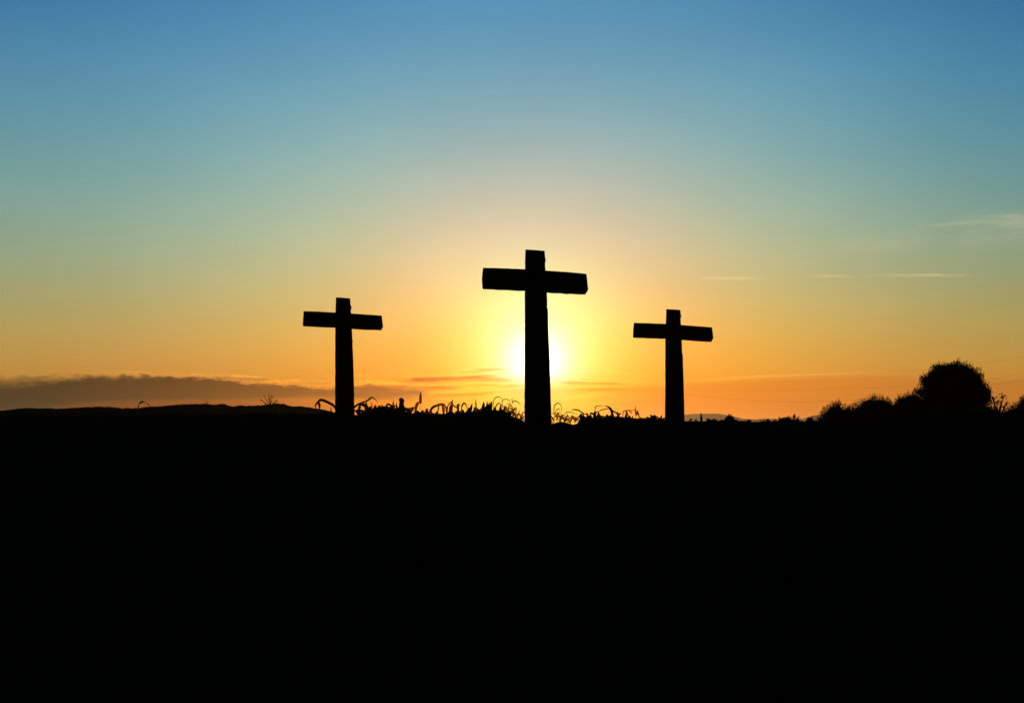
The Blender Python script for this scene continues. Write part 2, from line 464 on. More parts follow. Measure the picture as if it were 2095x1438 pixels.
# ---------------------------------------------------------------- the three crosses
def timber(name, outline, d, depth, parent, origin, seed):
    """a rough-sawn beam: its outline, a little uneven, given a depth"""
    r = random.Random(seed)
    pts = []
    n = len(outline)
    for i in range(n):
        a = outline[i]; b = outline[(i + 1) % n]
        L = math.hypot(b[0] - a[0], b[1] - a[1])
        k = max(1, int(L / 9))
        nx_, ny_ = (b[1] - a[1]) / L, -(b[0] - a[0]) / L
        for q in range(k):
            t = q / k
            j = r.gauss(0, 0.16) if q else 0
            pts.append((a[0] + (b[0] - a[0]) * t + nx_ * j, a[1] + (b[1] - a[1]) * t + ny_ * j))
    away = Vector((origin.x, origin.y, 0)).normalized()      # each cross is turned a little towards the path
    bm = bmesh.new()
    front = [bm.verts.new(P(x, y, d) - origin) for x, y in pts]
    # the outline was measured at distance d; the beam is a straight prism about it
    back = [bm.verts.new(v.co + away * depth + Vector((r.gauss(0, 0.002), 0, r.gauss(0, 0.002)))) for v in front]
    m = len(front)
    ff = bm.faces.new(front); bf = bm.faces.new(list(reversed(back)))
    for i in range(m):
        bm.faces.new((front[(i + 1) % m], front[i], back[i], back[(i + 1) % m]))
    bmesh.ops.recalc_face_normals(bm, faces=bm.faces)
    edges = [e_ for e_ in bm.edges if len(e_.link_faces) == 2 and (ff in e_.link_faces or bf in e_.link_faces)]
    bmesh.ops.bevel(bm, geom=edges, offset=0.006, segments=1, affect='EDGES', clamp_overlap=True)
    bmesh.ops.triangulate(bm, faces=[f_ for f_ in bm.faces if len(f_.verts) > 4])
    me = bpy.data.meshes.new(name); bm.to_mesh(me); bm.free()
    me.materials.append(M_WOOD)
    o = bpy.data.objects.new(name, me); COL.objects.link(o); o.parent = parent
    return o
def cross(post, bar, d, depth, label, seed):
    cx = (post[-1][0] + post[0][0]) / 2
    base = P(cx, HY, d)
    base.z = ground_z(base.x, base.y)
    root = empty('wooden_cross', base, label, 'cross', 'wooden crosses standing on the crest')
    # run the post into the ground
    yb = HY - (base.z - 0.35 - EYE) / d * F
    lo = [(p[0], p[1]) for p in post]
    lo = lo + []
    timber('upright_post', [(x, yb if y is None else y) for x, y in lo], d, depth, root, base, seed)
    o = timber('crossbar', bar, d, depth * 0.86, root, base, seed + 50)
    o.location = Vector((base.x, base.y, 0)).normalized() * 0.03
    return root
cross([(1075, 510.5), (1114.5, 513), (1115.2, 526), (1116.6, 530), (1115, 533), (1116, 552), (1119, 595), (1119.8, 622), (1119.3, 628), (1121, 634), (1122, 680), (1124, 720),
       (1125.4, 770), (1126.4, 774), (1125.8, 778), (1128, 850), (1129.5, None), (1072.5, None), (1073, 850), (1073.4, 720), (1073.6, 590), (1074, 535)],
      [(988, 547), (1030, 548.2), (1075, 550), (1116, 552.5), (1160, 555.6), (1200, 559.3), (1204, 591.5), (1199.5, 597.5), (1160, 596), (1119, 593.5), (1073, 590),
       (1030, 588), (986.4, 586.4), (985.6, 570)], 13.0, 0.26,
      'largest black timber cross, in the middle, with the sun blazing behind its post', 1)
cross([(687.3, 608.4), (716.4, 610.1), (717.4, 623.8), (719.4, 628.5), (717.7, 630.4), (718.3, 640.7), (719.8, 670.8), (721.0, 694), (722.0, 697), (721.3, 700), (723, 740),
       (724.3, 787), (725.4, 841.6), (725.8, None), (685.2, None), (685.4, 841.6), (685.8, 668.9), (686.4, 638.8)],
      [(621, 636.2), (650, 636.9), (685.4, 638.8), (720.2, 641), (742.7, 642.6), (781.2, 645.2), (784, 668), (781.2, 672.6), (750, 671.8), (720.2, 670.2),
       (685.4, 667.6), (633.8, 665.5), (619.3, 664.5), (619.7, 655.7)], 20.4, 0.32,
      'smaller black cross standing in front of the dark cloud bank', 2)
cross([(1363.2, 632.2), (1392.1, 634), (1392.8, 643), (1394, 646), (1392.5, 650), (1393.2, 664.5), (1394.9, 693.6), (1395.6, 721), (1396.7, 724), (1398.3, 769.6), (1400.2, 827.8),
       (1400.6, 859.8), (1401, None), (1360.1, None), (1360.4, 859.8), (1361.3, 690.8), (1362, 661.6)],
      [(1296.9, 659.8), (1330, 660.8), (1361.7, 662.2), (1394.6, 664.5), (1419, 666.3), (1456.9, 669.2), (1459.7, 691.7), (1456.5, 696.8), (1425, 695.5),
       (1394.6, 693.2), (1361.7, 690.8), (1323.2, 689.8), (1294.7, 688.3), (1295.4, 674)], 21.0, 0.32,
      'smaller black cross nearest to the round leafy tree', 3)

# ---------------------------------------------------------------- maize behind the crest
def smooth_path(pts, n):
    """Catmull-Rom through the points"""
    if len(pts) < 3:
        return [pts[0].lerp(pts[-1], i / (n - 1)) for i in range(n)]
    q = [pts[0] * 2 - pts[1]] + list(pts) + [pts[-1] * 2 - pts[-2]]
    out = []
    segs = len(pts) - 1
    for i in range(n):
        u = i / (n - 1) * segs; k = min(int(u), segs - 1); t = u - k
        a, b, c, d = q[k:k + 4]
        out.append(0.5 * ((2 * b) + (c - a) * t + (2 * a - 5 * b + 4 * c - d) * t * t + (3 * b - a - 3 * c + d) * t ** 3))
    return out
MAIZE_GROUP = 'maize plants along the crest'
LEAF_MAT = {'g': M_CORN, 'd': M_DRY, 'p': M_PALE}
def maize(d, stem_px, stem_top, leaves, label, mat='g', extra=2, stem_w=0.026, name='maize_plant', seed=0, cat='maize plant'):
    """one plant: a stalk from the ground to (stem_px, stem_top) and each leaf along its own arc;
    leaves are (points in photo pixels, widest width in photo pixels)"""
    r = random.Random(seed * 17 + 3)
    top = P(stem_px, stem_top, d)
    base = Vector((top.x + r.uniform(-.05, .05), d + r.uniform(-.1, .1), 0))
    base.z = ground_z(base.x, base.y) - 0.03
    root = empty(name, base, label, cat, MAIZE_GROUP)
    mb = MB()
    path = smooth_path([base, base.lerp(top, 0.5) + Vector((r.uniform(-.03, .03), r.uniform(-.03, .03), 0)), top], 9)
    rad = [stem_w / 2 * (1.15 - 0.75 * i / 8) for i in range(9)]
    mb.tube(path, rad, 6)
    mb.build('stalk', M_STALK, root, base, True)
    for pts, w in leaves:
        k = len(pts)
        depth = [r.uniform(-.10, .10) for _ in pts]
        path = smooth_path([P(x, y, d + dd) for (x, y), dd in zip(pts, depth)], max(10, 4 * k))
        n = len(path); wm = w * 1.15 / F * d
        ws = [wm * (0.55 + 0.45 * min(1, i / n / 0.25)) * (1 if i / n < 0.55 else max(0.12, 1 - (i / n - 0.55) / 0.5)) * r.uniform(0.9, 1.08) for i in range(n)]
        mb = MB()
        mb.ribbon(path, ws, Vector((r.uniform(-.35, .35), 1, r.uniform(-.2, .2))), 0.22)
        mb.build('leaf', LEAF_MAT[mat], root, base, True)
    for q in range(extra):           # lower leaves, mostly hidden by the crest
        z0 = base.z + (top.z - base.z) * r.uniform(0.25, 0.72)
        an = r.uniform(0, 6.28); L = r.uniform(.35, .55); hgt = r.uniform(.08, .22)
        p0 = base.lerp(top, (z0 - base.z) / max(top.z - base.z, .01))
        dirv = Vector((math.cos(an), math.sin(an), 0))
        path = [p0 + dirv * L * t + Vector((0, 0, hgt * (4 * t * (1 - t)) - 0.25 * t * t)) for t in [i / 9 for i in range(10)]]
        mb = MB(); mb.ribbon(path, [0.055 * (0.6 + 0.4 * min(1, i / 3)) * (1 if i < 5 else max(.1, 1 - (i - 5) / 4.4)) for i in range(10)], Vector((dirv.y, -dirv.x, 0.2)) if r.random() < .3 else Vector((0, 1, .15)), .25)
        mb.build('leaf', M_CORN if mat == 'g' else LEAF_MAT[mat], root, base, True)
    return root

D = 25.6
HERO = [
 # depth, stalk px, stalk top py, leaves, label, material
 (25.2, 283, 840, [([(281.5, 846), (281.8, 838), (282.3, 830.5), (285, 825), (289.8, 822), (294.4, 822.5), (301, 826), (305.5, 829.8), (307, 834)], 3.2)],
  'lone leaf bent into a hoop above the left ridge line', 'g', 0),
 (25.0, 690, 846, [([(692, 848), (684.5, 831.6), (672, 823.5), (657.3, 818), (650.5, 823), (645.5, 828.5), (646, 836)], 5.0),
                  ([(650, 822), (653, 827), (654, 838)], 4.5), ([(677, 846), (677, 838), (677, 831)], 2.0)],
  'maize plant with a long drooping leaf left of the left cross post', 'g', 1),
 (25.4, 735, 826, [([(735, 846), (734.6, 838), (735.5, 830), (737, 826)], 5.0), ([(736, 834), (738, 824), (748, 821), (755, 817), (760.4, 812.7), (767.6, 816.5), (773, 824.5)], 3.0),
                  ([(737, 827), (743, 827.5), (750, 832), (752, 846)], 6.5), ([(750, 846), (750, 833), (749, 822)], 4.0), ([(738, 824), (731, 828), (725, 834), (722, 844)], 3.4)],
  'maize plant with a thin arching leaf just right of the left cross post', 'g', 3),
 (25.9, 775, 832, [([(775, 852), (775.5, 840), (776, 829)], 11.0), ([(772, 845), (769, 835), (766, 831)], 5.0), ([(778, 845), (782, 834), (780, 828)], 6.0),
                  ([(764, 846), (759.5, 838), (761, 829), (757.5, 820)], 1.8)],
  'maize plant ending in a thick stubby tuft', 'g', 4),
 (25.5, 803, 832, [([(803, 838), (801, 831), (795, 826.8), (791, 829), (789, 834)], 4.0), ([(803, 840), (804, 830), (805.2, 819)], 3.0), ([(803, 842), (806, 834), (808, 827)], 3.0),
                  ([(811, 850), (811.5, 836), (811, 822)], 3.2), ([(802, 842), (794, 838), (785, 840)], 6.0)],
  'maize plant with a small curled leaf and two upright tips', 'g', 4),
 (25.3, 821, 822, [([(826, 850), (822.5, 832), (821.4, 816)], 9.5), ([(819, 848), (819.5, 832), (820, 817)], 7.0), ([(824.5, 826), (823, 819), (819, 816.5), (817.5, 822)], 6.5)],
  'maize plant topped by a thick folded blunt leaf', 'g', 3),
 (25.7, 860.5, 812, [([(860.5, 826), (860.3, 814), (860.6, 802)], 5.0), ([(850, 846), (850.5, 834), (854, 825), (859, 822)], 5.5), ([(835, 836), (842, 834), (849, 836)], 2.6)],
  'tallest maize spike, a slim reddish shoot poking up alone', 'd', 2),
 (25.5, 880, 842, [([(878, 850), (882, 838), (888, 831.5), (891, 829)], 4.6), ([(875, 848), (874, 840), (872, 834)], 2.2)],
  'small maize plant right of the tallest spike', 'd', 3),
 (25.6, 909, 832, [([(880, 842), (884, 834), (891.5, 830.2), (902, 827), (908, 828), (911.5, 833), (913, 844)], 4.8), ([(897, 830), (896.5, 836), (896, 844)], 2.6),
                  ([(905, 829), (907, 838), (907, 851)], 5.0), ([(915.5, 830), (914, 838), (914, 848)], 4.0)],
  'maize plant with several leaves hanging from one wide arch', 'd', 3),
 (25.8, 922.5, 828, [([(922.5, 850), (923.5, 832), (925.5, 817.5)], 5.5), ([(917, 831), (919, 826), (924, 821)], 2.4), ([(926, 828), (930, 831.5), (936, 835.5)], 3.0), ([(920, 850), (921.5, 838), (922, 828)], 6.0)],
  'maize plant with a broken upright top between two arches', 'd', 3),
 (25.4, 937, 834, [([(938, 848), (937, 836), (936.5, 829.5), (939, 827.5), (941.5, 830.5)], 4.5)],
  'maize plant with a short black hooked tip', 'g', 3),
 (26.2, 950, 842, [([(944, 840), (944.5, 833), (947, 826.5), (950, 824.6), (953, 827), (955, 832), (956, 840)], 2.8)],
  'pale maize leaf bent into a small arch', 'd', 2),
 (25.3, 962, 842, [([(960, 848), (963, 838), (966, 826)], 6.0), ([(956, 850), (957, 842), (957, 837)], 4.0), ([(967, 850), (968, 843), (970, 838)], 4.5)],
  'maize plant with one broad dark leaf slanting up', 'g', 4),
 (25.6, 974.5, 834, [([(974.5, 838), (973.5, 827), (972, 817.5)], 2.6), ([(969, 848), (973, 840), (974.5, 833)], 5.0), ([(981, 848), (977, 840), (974, 834)], 5.0)],
  'maize plant with a needle-thin reddish tip', 'd', 3),
 (25.2, 989, 834, [([(988, 848), (988.5, 834), (990, 822)], 6.5), ([(996.5, 848), (996, 834), (997, 821)], 4.5)],
  'maize plant with two parallel upright leaves', 'g', 4),
 (25.5, 1001, 834, [([(997, 846), (1001, 834), (1006.5, 821)], 7.0), ([(992, 840), (998, 830), (1003, 822)], 2.6), ([(1003, 848), (1004, 838), (1007, 826)], 4.0)],
  'thick dark maize clump leaning right near the tall cross', 'g', 4),
 (25.8, 1024, 834, [([(1024, 848), (1024, 838), (1024.5, 828)], 4.8), ([(1012, 848), (1013, 840), (1014, 834)], 4.5), ([(1032, 848), (1031.5, 841), (1031, 835)], 4.0)],
  'maize plant with stubby dark tips where the bank falls', 'g', 4),
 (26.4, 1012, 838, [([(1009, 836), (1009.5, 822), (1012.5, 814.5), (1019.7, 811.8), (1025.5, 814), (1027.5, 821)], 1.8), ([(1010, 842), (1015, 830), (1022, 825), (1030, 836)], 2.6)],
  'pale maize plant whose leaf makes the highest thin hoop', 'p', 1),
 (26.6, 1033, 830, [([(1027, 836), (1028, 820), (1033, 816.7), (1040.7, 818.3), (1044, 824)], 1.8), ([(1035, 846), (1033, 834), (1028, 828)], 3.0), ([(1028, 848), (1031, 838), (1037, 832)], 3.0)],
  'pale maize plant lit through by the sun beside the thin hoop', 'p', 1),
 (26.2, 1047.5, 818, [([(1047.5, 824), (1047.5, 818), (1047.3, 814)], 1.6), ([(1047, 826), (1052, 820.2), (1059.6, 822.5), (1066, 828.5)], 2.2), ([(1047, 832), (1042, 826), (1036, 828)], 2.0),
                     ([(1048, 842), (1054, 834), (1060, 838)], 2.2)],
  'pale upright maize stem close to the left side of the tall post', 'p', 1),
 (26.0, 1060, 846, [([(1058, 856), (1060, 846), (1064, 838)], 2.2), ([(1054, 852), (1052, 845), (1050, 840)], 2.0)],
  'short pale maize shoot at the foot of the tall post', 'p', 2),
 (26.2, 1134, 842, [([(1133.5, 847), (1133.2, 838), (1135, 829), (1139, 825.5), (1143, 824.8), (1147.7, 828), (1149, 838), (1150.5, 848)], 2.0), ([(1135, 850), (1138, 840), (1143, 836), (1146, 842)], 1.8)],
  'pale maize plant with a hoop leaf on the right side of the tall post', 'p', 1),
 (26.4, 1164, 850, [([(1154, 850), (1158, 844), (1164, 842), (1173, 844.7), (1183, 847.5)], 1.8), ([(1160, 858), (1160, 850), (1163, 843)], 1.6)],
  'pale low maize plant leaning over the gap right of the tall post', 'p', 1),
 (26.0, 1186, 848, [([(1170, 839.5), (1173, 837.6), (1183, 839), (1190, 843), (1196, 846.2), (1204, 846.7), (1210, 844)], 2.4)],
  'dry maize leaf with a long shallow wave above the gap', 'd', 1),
 (25.2, 1191, 850, [([(1190, 862), (1189, 853), (1187.5, 846)], 5.0), ([(1193, 862), (1194, 853), (1193.5, 847)], 4.5), ([(1191, 850), (1186, 851), (1181, 856)], 3.4), ([(1188, 847), (1191, 846.5), (1195, 849)], 3.0)],
  'squat dark maize plant at the right edge of the gap', 'g', 4),
 (25.5, 1217, 846, [([(1216, 862), (1217, 850), (1216.4, 841)], 6.0), ([(1224, 862), (1224.5, 850), (1225.5, 841)], 5.0), ([(1217, 850), (1211, 845), (1208, 846)], 3.5), ([(1218, 846), (1221, 843), (1223, 840)], 2.5),
                   ([(1212, 852), (1204, 851), (1198, 854)], 3.4), ([(1226, 852), (1233, 852), (1240, 853.5)], 3.4), ([(1218, 845), (1217.6, 838), (1218.6, 832), (1229.5, 829.8), (1239, 830.6)], 1.5)],
  'spiky maize plant with a thin square-bent leaf above it', 'g', 3),
 (25.7, 1253, 846, [([(1253, 860), (1253.3, 850), (1251.5, 840), (1246, 833), (1238, 829.8)], 5.2), ([(1225.6, 841), (1232, 838.3), (1242.4, 836.2), (1249, 836.5)], 1.8), ([(1250, 838), (1255, 841), (1259.5, 843.5), (1257, 846)], 2.6),
                   ([(1254, 862), (1254, 852), (1252, 845)], 5.0)],
  'maize plant with a thick bent-over head leaf', 'g', 3),
 (25.4, 1265, 848, [([(1265, 862), (1265, 852), (1264, 842)], 4.2), ([(1265, 850), (1268, 847), (1271, 845.5)], 3.2), ([(1264, 855), (1261, 853), (1259, 852)], 2.6), ([(1266, 856), (1268, 853), (1269, 854)], 3.0), ([(1263, 849), (1262, 845), (1262.5, 843)], 2.6)],
  'small fir-shaped maize plant right of the bent head leaf', 'g', 4),
 (25.8, 1300, 844, [([(1300, 850), (1300, 840), (1299.7, 830)], 1.8), ([(1274.6, 857), (1274.6, 846), (1277, 840.5), (1286, 839.6), (1299, 839.4), (1311, 840)], 1.8), ([(1302, 850), (1303.6, 842), (1306, 848), (1310, 856)], 3.2),
                   ([(1281, 840), (1282.5, 846), (1286, 851)], 4.0), ([(1287, 841), (1291, 843), (1293, 846)], 1.8)],
  'dry maize plant with a level leaf crossing its thin stem', 'd', 2),
 (25.3, 1283, 854, [([(1280, 864), (1281, 854), (1281, 846)], 6.0), ([(1284, 864), (1286, 856), (1290, 851)], 6.0), ([(1290, 864), (1294, 858), (1299, 856)], 6.0)],
  'low dark maize clump under the level dry leaf', 'g', 4),
 (25.5, 1310, 856, [([(1304, 866), (1309, 858), (1312, 856), (1314, 862)], 4.0), ([(1316, 862), (1321, 859), (1326, 860)], 3.0)],
  'low maize plant with a curled dark leaf left of the right cross', 'g', 3),
 (25.3, 1339, 854, [([(1337, 866), (1337, 858), (1338, 851)], 3.6), ([(1342, 866), (1342.5, 858), (1341.5, 852)], 3.6), ([(1337, 852.5), (1340, 850.5), (1344, 853)], 3.4), ([(1334, 864), (1328, 858), (1322, 859.5)], 4.0),
                   ([(1345, 864), (1352, 858), (1358, 858)], 4.0)],
  'dark maize plant with small gaps just left of the right cross post', 'g', 3),
 (25.6, 1435.5, 856, [([(1436, 866), (1435.4, 856), (1434.3, 845)], 4.6)],
  'short upright maize stub standing alone right of the right cross', 'g', 1),
 (25.6, 1415, 862, [([(1409, 866), (1413, 859), (1417, 858)], 4.0), ([(1420, 863), (1424, 859), (1429, 862)], 2.2)],
  'low maize plant between the right cross post and the upright stub', 'g', 3),
]
pr = random.Random(21)
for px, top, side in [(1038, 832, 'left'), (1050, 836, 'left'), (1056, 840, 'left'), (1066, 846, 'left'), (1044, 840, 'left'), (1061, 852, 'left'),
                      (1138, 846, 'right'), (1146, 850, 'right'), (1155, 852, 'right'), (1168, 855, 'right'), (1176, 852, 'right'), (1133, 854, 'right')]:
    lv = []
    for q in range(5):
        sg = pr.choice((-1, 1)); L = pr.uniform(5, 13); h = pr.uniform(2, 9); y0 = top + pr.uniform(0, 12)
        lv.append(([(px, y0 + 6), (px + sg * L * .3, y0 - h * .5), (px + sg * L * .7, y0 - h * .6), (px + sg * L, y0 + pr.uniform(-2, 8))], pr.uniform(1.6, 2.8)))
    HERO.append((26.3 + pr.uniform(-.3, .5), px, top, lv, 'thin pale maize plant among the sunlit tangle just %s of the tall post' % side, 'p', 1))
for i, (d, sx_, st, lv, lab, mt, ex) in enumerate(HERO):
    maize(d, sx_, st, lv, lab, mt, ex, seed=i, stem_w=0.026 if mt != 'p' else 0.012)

# the low dark mass of plants between them: each a plant of its own, copied from four kinds
def maize_kind(seed):
    """a bushy young plant 1.8 m tall, most of its leaves crowded near the top"""
    r = random.Random(seed)
    root = empty('maize_plant', (0, 0, 0), 'x', 'maize plant', MAIZE_GROUP)
    mb = MB(); mb.tube([Vector((0, 0, 0)), Vector((.01, 0, .9)), Vector((-.01, .01, 1.66))], [.015, .013, .007], 6)
    mb.build('stalk', M_STALK, root, None, True)
    for q in range(15):
        z0 = 0.95 + 0.68 * q / 14
        an = (q % 2) * math.pi + r.uniform(-.9, .9); L = r.uniform(.13, .30)
        dv = Vector((math.cos(an), math.sin(an), 0))
        rise = r.uniform(.02, .26) if q > 5 else r.uniform(-.05, .12)
        droop = r.uniform(.0, .12) if r.random() < .35 else 0.0
        kink = r.uniform(.35, .8)
        path = []
        for i in range(10):
            t = i / 9
            z = rise * min(1, t / kink) - (droop + rise * .3) * max(0, (t - kink) / (1 - kink)) ** 1.3 * (1 if droop else .15)
            path.append(Vector((0, 0, z0)) + dv * L * t * (1 - .25 * t) + Vector((0, 0, z)))
        wd = r.uniform(.045, .08)
        blunt = r.random() < .4
        mb = MB(); mb.ribbon(path, [wd * (0.55 + .45 * min(1, i / 2)) * (1 if i < 5 else max(.5 if blunt else .08, 1 - (i - 5) / 4.2)) for i in range(10)], Vector((r.uniform(-.5, .5), 1, r.uniform(-.2, .4))), .22)
        mb.build('leaf', M_CORN, root, None, True)
    return root
kinds = [maize_kind(s) for s in (3, 14, 25, 36)]
used = [False] * 4
def place_maize(px, py_top, d, label, seed):
    r = random.Random(seed * 31 + 5)
    k = r.randrange(4)
    top = P(px, py_top, d); z0 = ground_z(top.x, d) - 0.03
    src = kinds[k]
    if not used[k]:
        used[k] = True; o = src
    else:
        o = src.copy(); COL.objects.link(o)
        for ch in list(src.children):
            c = ch.copy(); COL.objects.link(c); c.parent = o
    o.location = (top.x, d, z0)
    o.rotation_euler = (0, 0, r.choice((0, math.pi)) + r.uniform(-.6, .6))
    s = (top.z - z0) / 1.66
    o.scale = (s * r.uniform(.9, 1.15), s * 1.0, s)
    o['label'] = label
SPOT = [(740, 843), (747, 838), (756, 836), (764, 839), (783, 836), (790, 838), (797, 840), (808, 838), (815, 836), (829, 839), (837, 842), (845, 842), (856, 843), (868, 845), (876, 843),
        (887, 846), (899, 848), (917, 846), (929, 846), (943, 843), (951, 844), (966, 843), (979, 842), (986, 838), (993, 838), (1004, 837), (1011, 839), (1018, 842), (1028, 841), (1035, 844)]
SPOT += [(px + 4.5, py + 2) for px, py in SPOT if px < 1030]
for i, (px, py) in enumerate(SPOT):
    place_maize(px, py + 3, 25.3 + (i * 7 % 5) * 0.42, 'low maize plant in the dense dark row between the left cross and the tall cross', i)
SPOT2 = [(1199, 855), (1207, 853), (1232, 855), (1240, 856), (1247, 857), (1259, 856), (1272, 858), (1290, 857), (1318, 862), (1328, 860), (1333, 858), (1348, 860), (1355, 861)]
SPOT2 += [(px + 4, py + 1) for px, py in SPOT2[:-1]]
for i, (px, py) in enumerate(SPOT2):
    place_maize(px, py, 25.4 + (i * 7 % 5) * 0.42, 'low maize plant in the dark row between the tall cross and the right cross', 60 + i)

# ---------------------------------------------------------------- weeds on the crest to the right
def weed(px, py_top, wpx, d, label, seed, airy=0.0, group='low weeds on the crest'):
    r = random.Random(seed + 900)
    top = P(px, py_top, d)
    base = Vector((top.x, d, 0)); base.z = ground_z(base.x, d) - .02
    hgt = top.z - base.z; w = wpx / F * d
    root = empty('weed_plant', base, label, 'weed', group)
    st = MB(); lf = MB()
    n = 9 if not airy else 13
    for i in range(n):
        a = r.uniform(-1, 1); tipz = hgt * (1 - 0.30 * abs(a) ** 1.6 - r.uniform(0, .16))
        tip = Vector((a * w / 2, r.uniform(-.5, .5) * w / 2, tipz))
        path = smooth_path([Vector((0, 0, 0)), Vector((tip.x * .35, tip.y * .35, tipz * .55)), tip], 6)
        st.tube(path, [.006 - .0008 * q for q in range(6)], 4)
        m = 60 if not airy else 24
        for q in range(m):
            t = r.uniform(.4, 1.0); p = path[0].lerp(path[-1], t) if t < .4 else path[min(5, int(t * 5))].lerp(path[min(5, int(t * 5) + 1)], r.random())
            p = p + rv(r) * (.05 if not airy else .035)
            lf.leaf(p, rv(r) + Vector((0, 0, .4)), rv(r), r.uniform(.04, .085), r.uniform(.025, .045))
    st.build('stem', M_STALK, root); lf.build('foliage', M_LEAF, root)
WEEDS = [(1451, 857, 9, 'tiny weed with thin upright tips right of the maize stub', 1), (1462, 859, 14, 'low weed mound beside the thin upright tips', 0), (1476, 860, 18, 'broad flat weed with a bare left edge', 0),
         (1492, 849, 12, 'pointed weed standing highest on a wide dark mound', 0), (1498, 857, 26, 'wide rounded weed mound below the pointed weed', 0), (1519, 861.5, 8, 'knob-shaped weed in the dip of the crest', 0),
         (1533, 861, 10, 'rounded little weed right of the dip', 0), (1566, 858.5, 26, 'wide domed weed under the gap in the far mountains', 0), (1585, 860.5, 14, 'small weed right of the wide dome', 0),
         (1600, 857, 14, 'leafy weed on the left flank of the feathery weed', 0), (1622, 847, 30, 'feathery airy weed with loose sprigs above the mountains', 1), (1632, 856, 20, 'dense weed under the feathery sprigs', 0),
         (1657, 855.5, 10, 'upright weed just before the hedge begins', 0), (1672, 860, 16, 'flat weed touching the foot of the hedge', 0), (1545, 863, 16, 'flat weed at the lowest part of the crest', 0),
         (1613, 855, 10, 'narrow weed left of the feathery sprigs', 0)]
for i in range(30):
    wx = 736 + i * 10.4 + (i * 37 % 7)
    WEEDS.append((wx, 845.5 + (i * 53 % 6), 13 + (i * 29 % 8), 'low dark weed on the bank between the left cross and the tall cross', 0))
for i in range(14):
    wx = 1193 + i * 12 + (i * 37 % 6)
    WEEDS.append((wx, 854 + (i * 53 % 5), 13 + (i * 29 % 8), 'low dark weed on the bank between the tall cross and the right cross', 0))
for i, (px, py, w, lab, airy) in enumerate(WEEDS):
    weed(px, py, w, 22.6 + (i % 3) * .3, lab, i, airy)

# ---------------------------------------------------------------- trees and bushes on the right
def tree(name, label, cat, blobs, d, trunk_px,  leaf=.11, dens=1.0, core_=.80, whisk=0, group=None, seed=0, limb=True):
    """trunk and limbs carrying a crown of small leaves spread through rounded clumps
    blobs: (px, py, radius x, radius y) in photo pixels at distance d"""
    r = random.Random(seed + 400); core = core_
    k = d / F
    base = P(trunk_px, HY, d); base.z = ground_z(base.x, base.y) - .05
    root = empty(name, base, label, cat, group)
    lf = MB(); tr = MB()
    if core: blobs = list(blobs) + sprays(blobs, int(5 + 2.6 * len(blobs)), 3.0, 6.0, seed)
    for bi, (px, py, rx, ry, *loose) in enumerate(blobs):
        core = core_ if not loose else 0
        c = P(px, py, d) - base + Vector((0, r.uniform(-.3, .3), 0))
        A, B = rx * k, ry * k
        Y = (A + B) / 2 * .95
        if core:
            bm = bmesh.new(); bmesh.ops.create_icosphere(bm, subdivisions=3, radius=1.0)
            off = len(lf.v)
            for v in bm.verts:
                q = core * (1 + .18 * noise.noise(v.co * 2.2 + Vector((bi * 3.1, seed, 0))))
                lf.v.append(c + Vector((v.co.x * A * q, v.co.y * Y * q, v.co.z * B * q)))
            for f_ in bm.faces: lf.f.append(tuple(off + v.index for v in f_.verts))
            bm.free()
        n = int((dens if not loose else .8) * 4.2 * (A * B + A * Y) / (leaf * leaf * .5))
        for i in range(n):
            v = rv(r).normalized()
            rr = 1 - abs(r.gauss(0, .16)) if core else r.random() ** .4
            lump = 1 + .13 * noise.noise(v * 3.5 + Vector((bi * 1.7, seed * 2.3, 5))) + .17 * noise.noise(v * 8 + Vector((bi, seed, 2)))
            p = c + Vector((v.x * A, v.y * Y, v.z * B)) * rr * lump
            lf.leaf(p, v + rv(r) * .9, rv(r), leaf * r.uniform(.7, 1.3), leaf * r.uniform(.45, .7))
        for i in range(int(whisk * A * 40)):
            an = r.uniform(.1, math.pi - .1)
            v = Vector((math.cos(an), r.uniform(-.5, .5), math.sin(an)))
            p = c + Vector((v.x * A, v.y * Y, v.z * B)) * .96
            L = r.uniform(.08, .36)
            t = (v * .35 + Vector((r.uniform(-.35, .35), r.uniform(-.3, .3), 1))).normalized()
            tr.tube([p - t * .1, p + t * L * .6, p + t * L], [.012, .009, .005], 4)
            for q in range(5):
                lf.leaf(p + t * L * r.uniform(.2, 1.0), t + rv(r) * .8, rv(r), leaf * r.uniform(.4, .75), leaf * .35)
    tops = [P(b[0], b[1], d) - base for b in blobs]
    mz = min(t.z for t in tops)
    fork = Vector((0, 0, max(.25, mz * .55)))
    if limb:
        tr.tube([Vector((0, 0, 0)), fork * .5 + Vector((.02, .01, 0)), fork], [.20, .16, .13], 8)
    for t, b in zip(tops, blobs):
        if len(b) > 4: continue
        s0 = fork if limb else Vector((t.x * .3, 0, 0))
        path = smooth_path([s0, s0.lerp(t, .5) + Vector((r.uniform(-.15, .15), r.uniform(-.2, .2), .1)), t], 6)
        tr.tube(path, [.09 - .012 * i for i in range(6)], 6)
        if not core_:
            for i in range(14):
                v = rv(r); q = t + Vector((v.x * b[2], v.y * b[2], v.z * b[3])) * k * .95
                tr.tube([t, t.lerp(q, .5) + rv(r) * .06, q], [.03, .018, .007], 4)
    tr.build('trunk', M_BARK, root); lf.build('crown', M_LEAF, root)
    return root
DT = 60.0
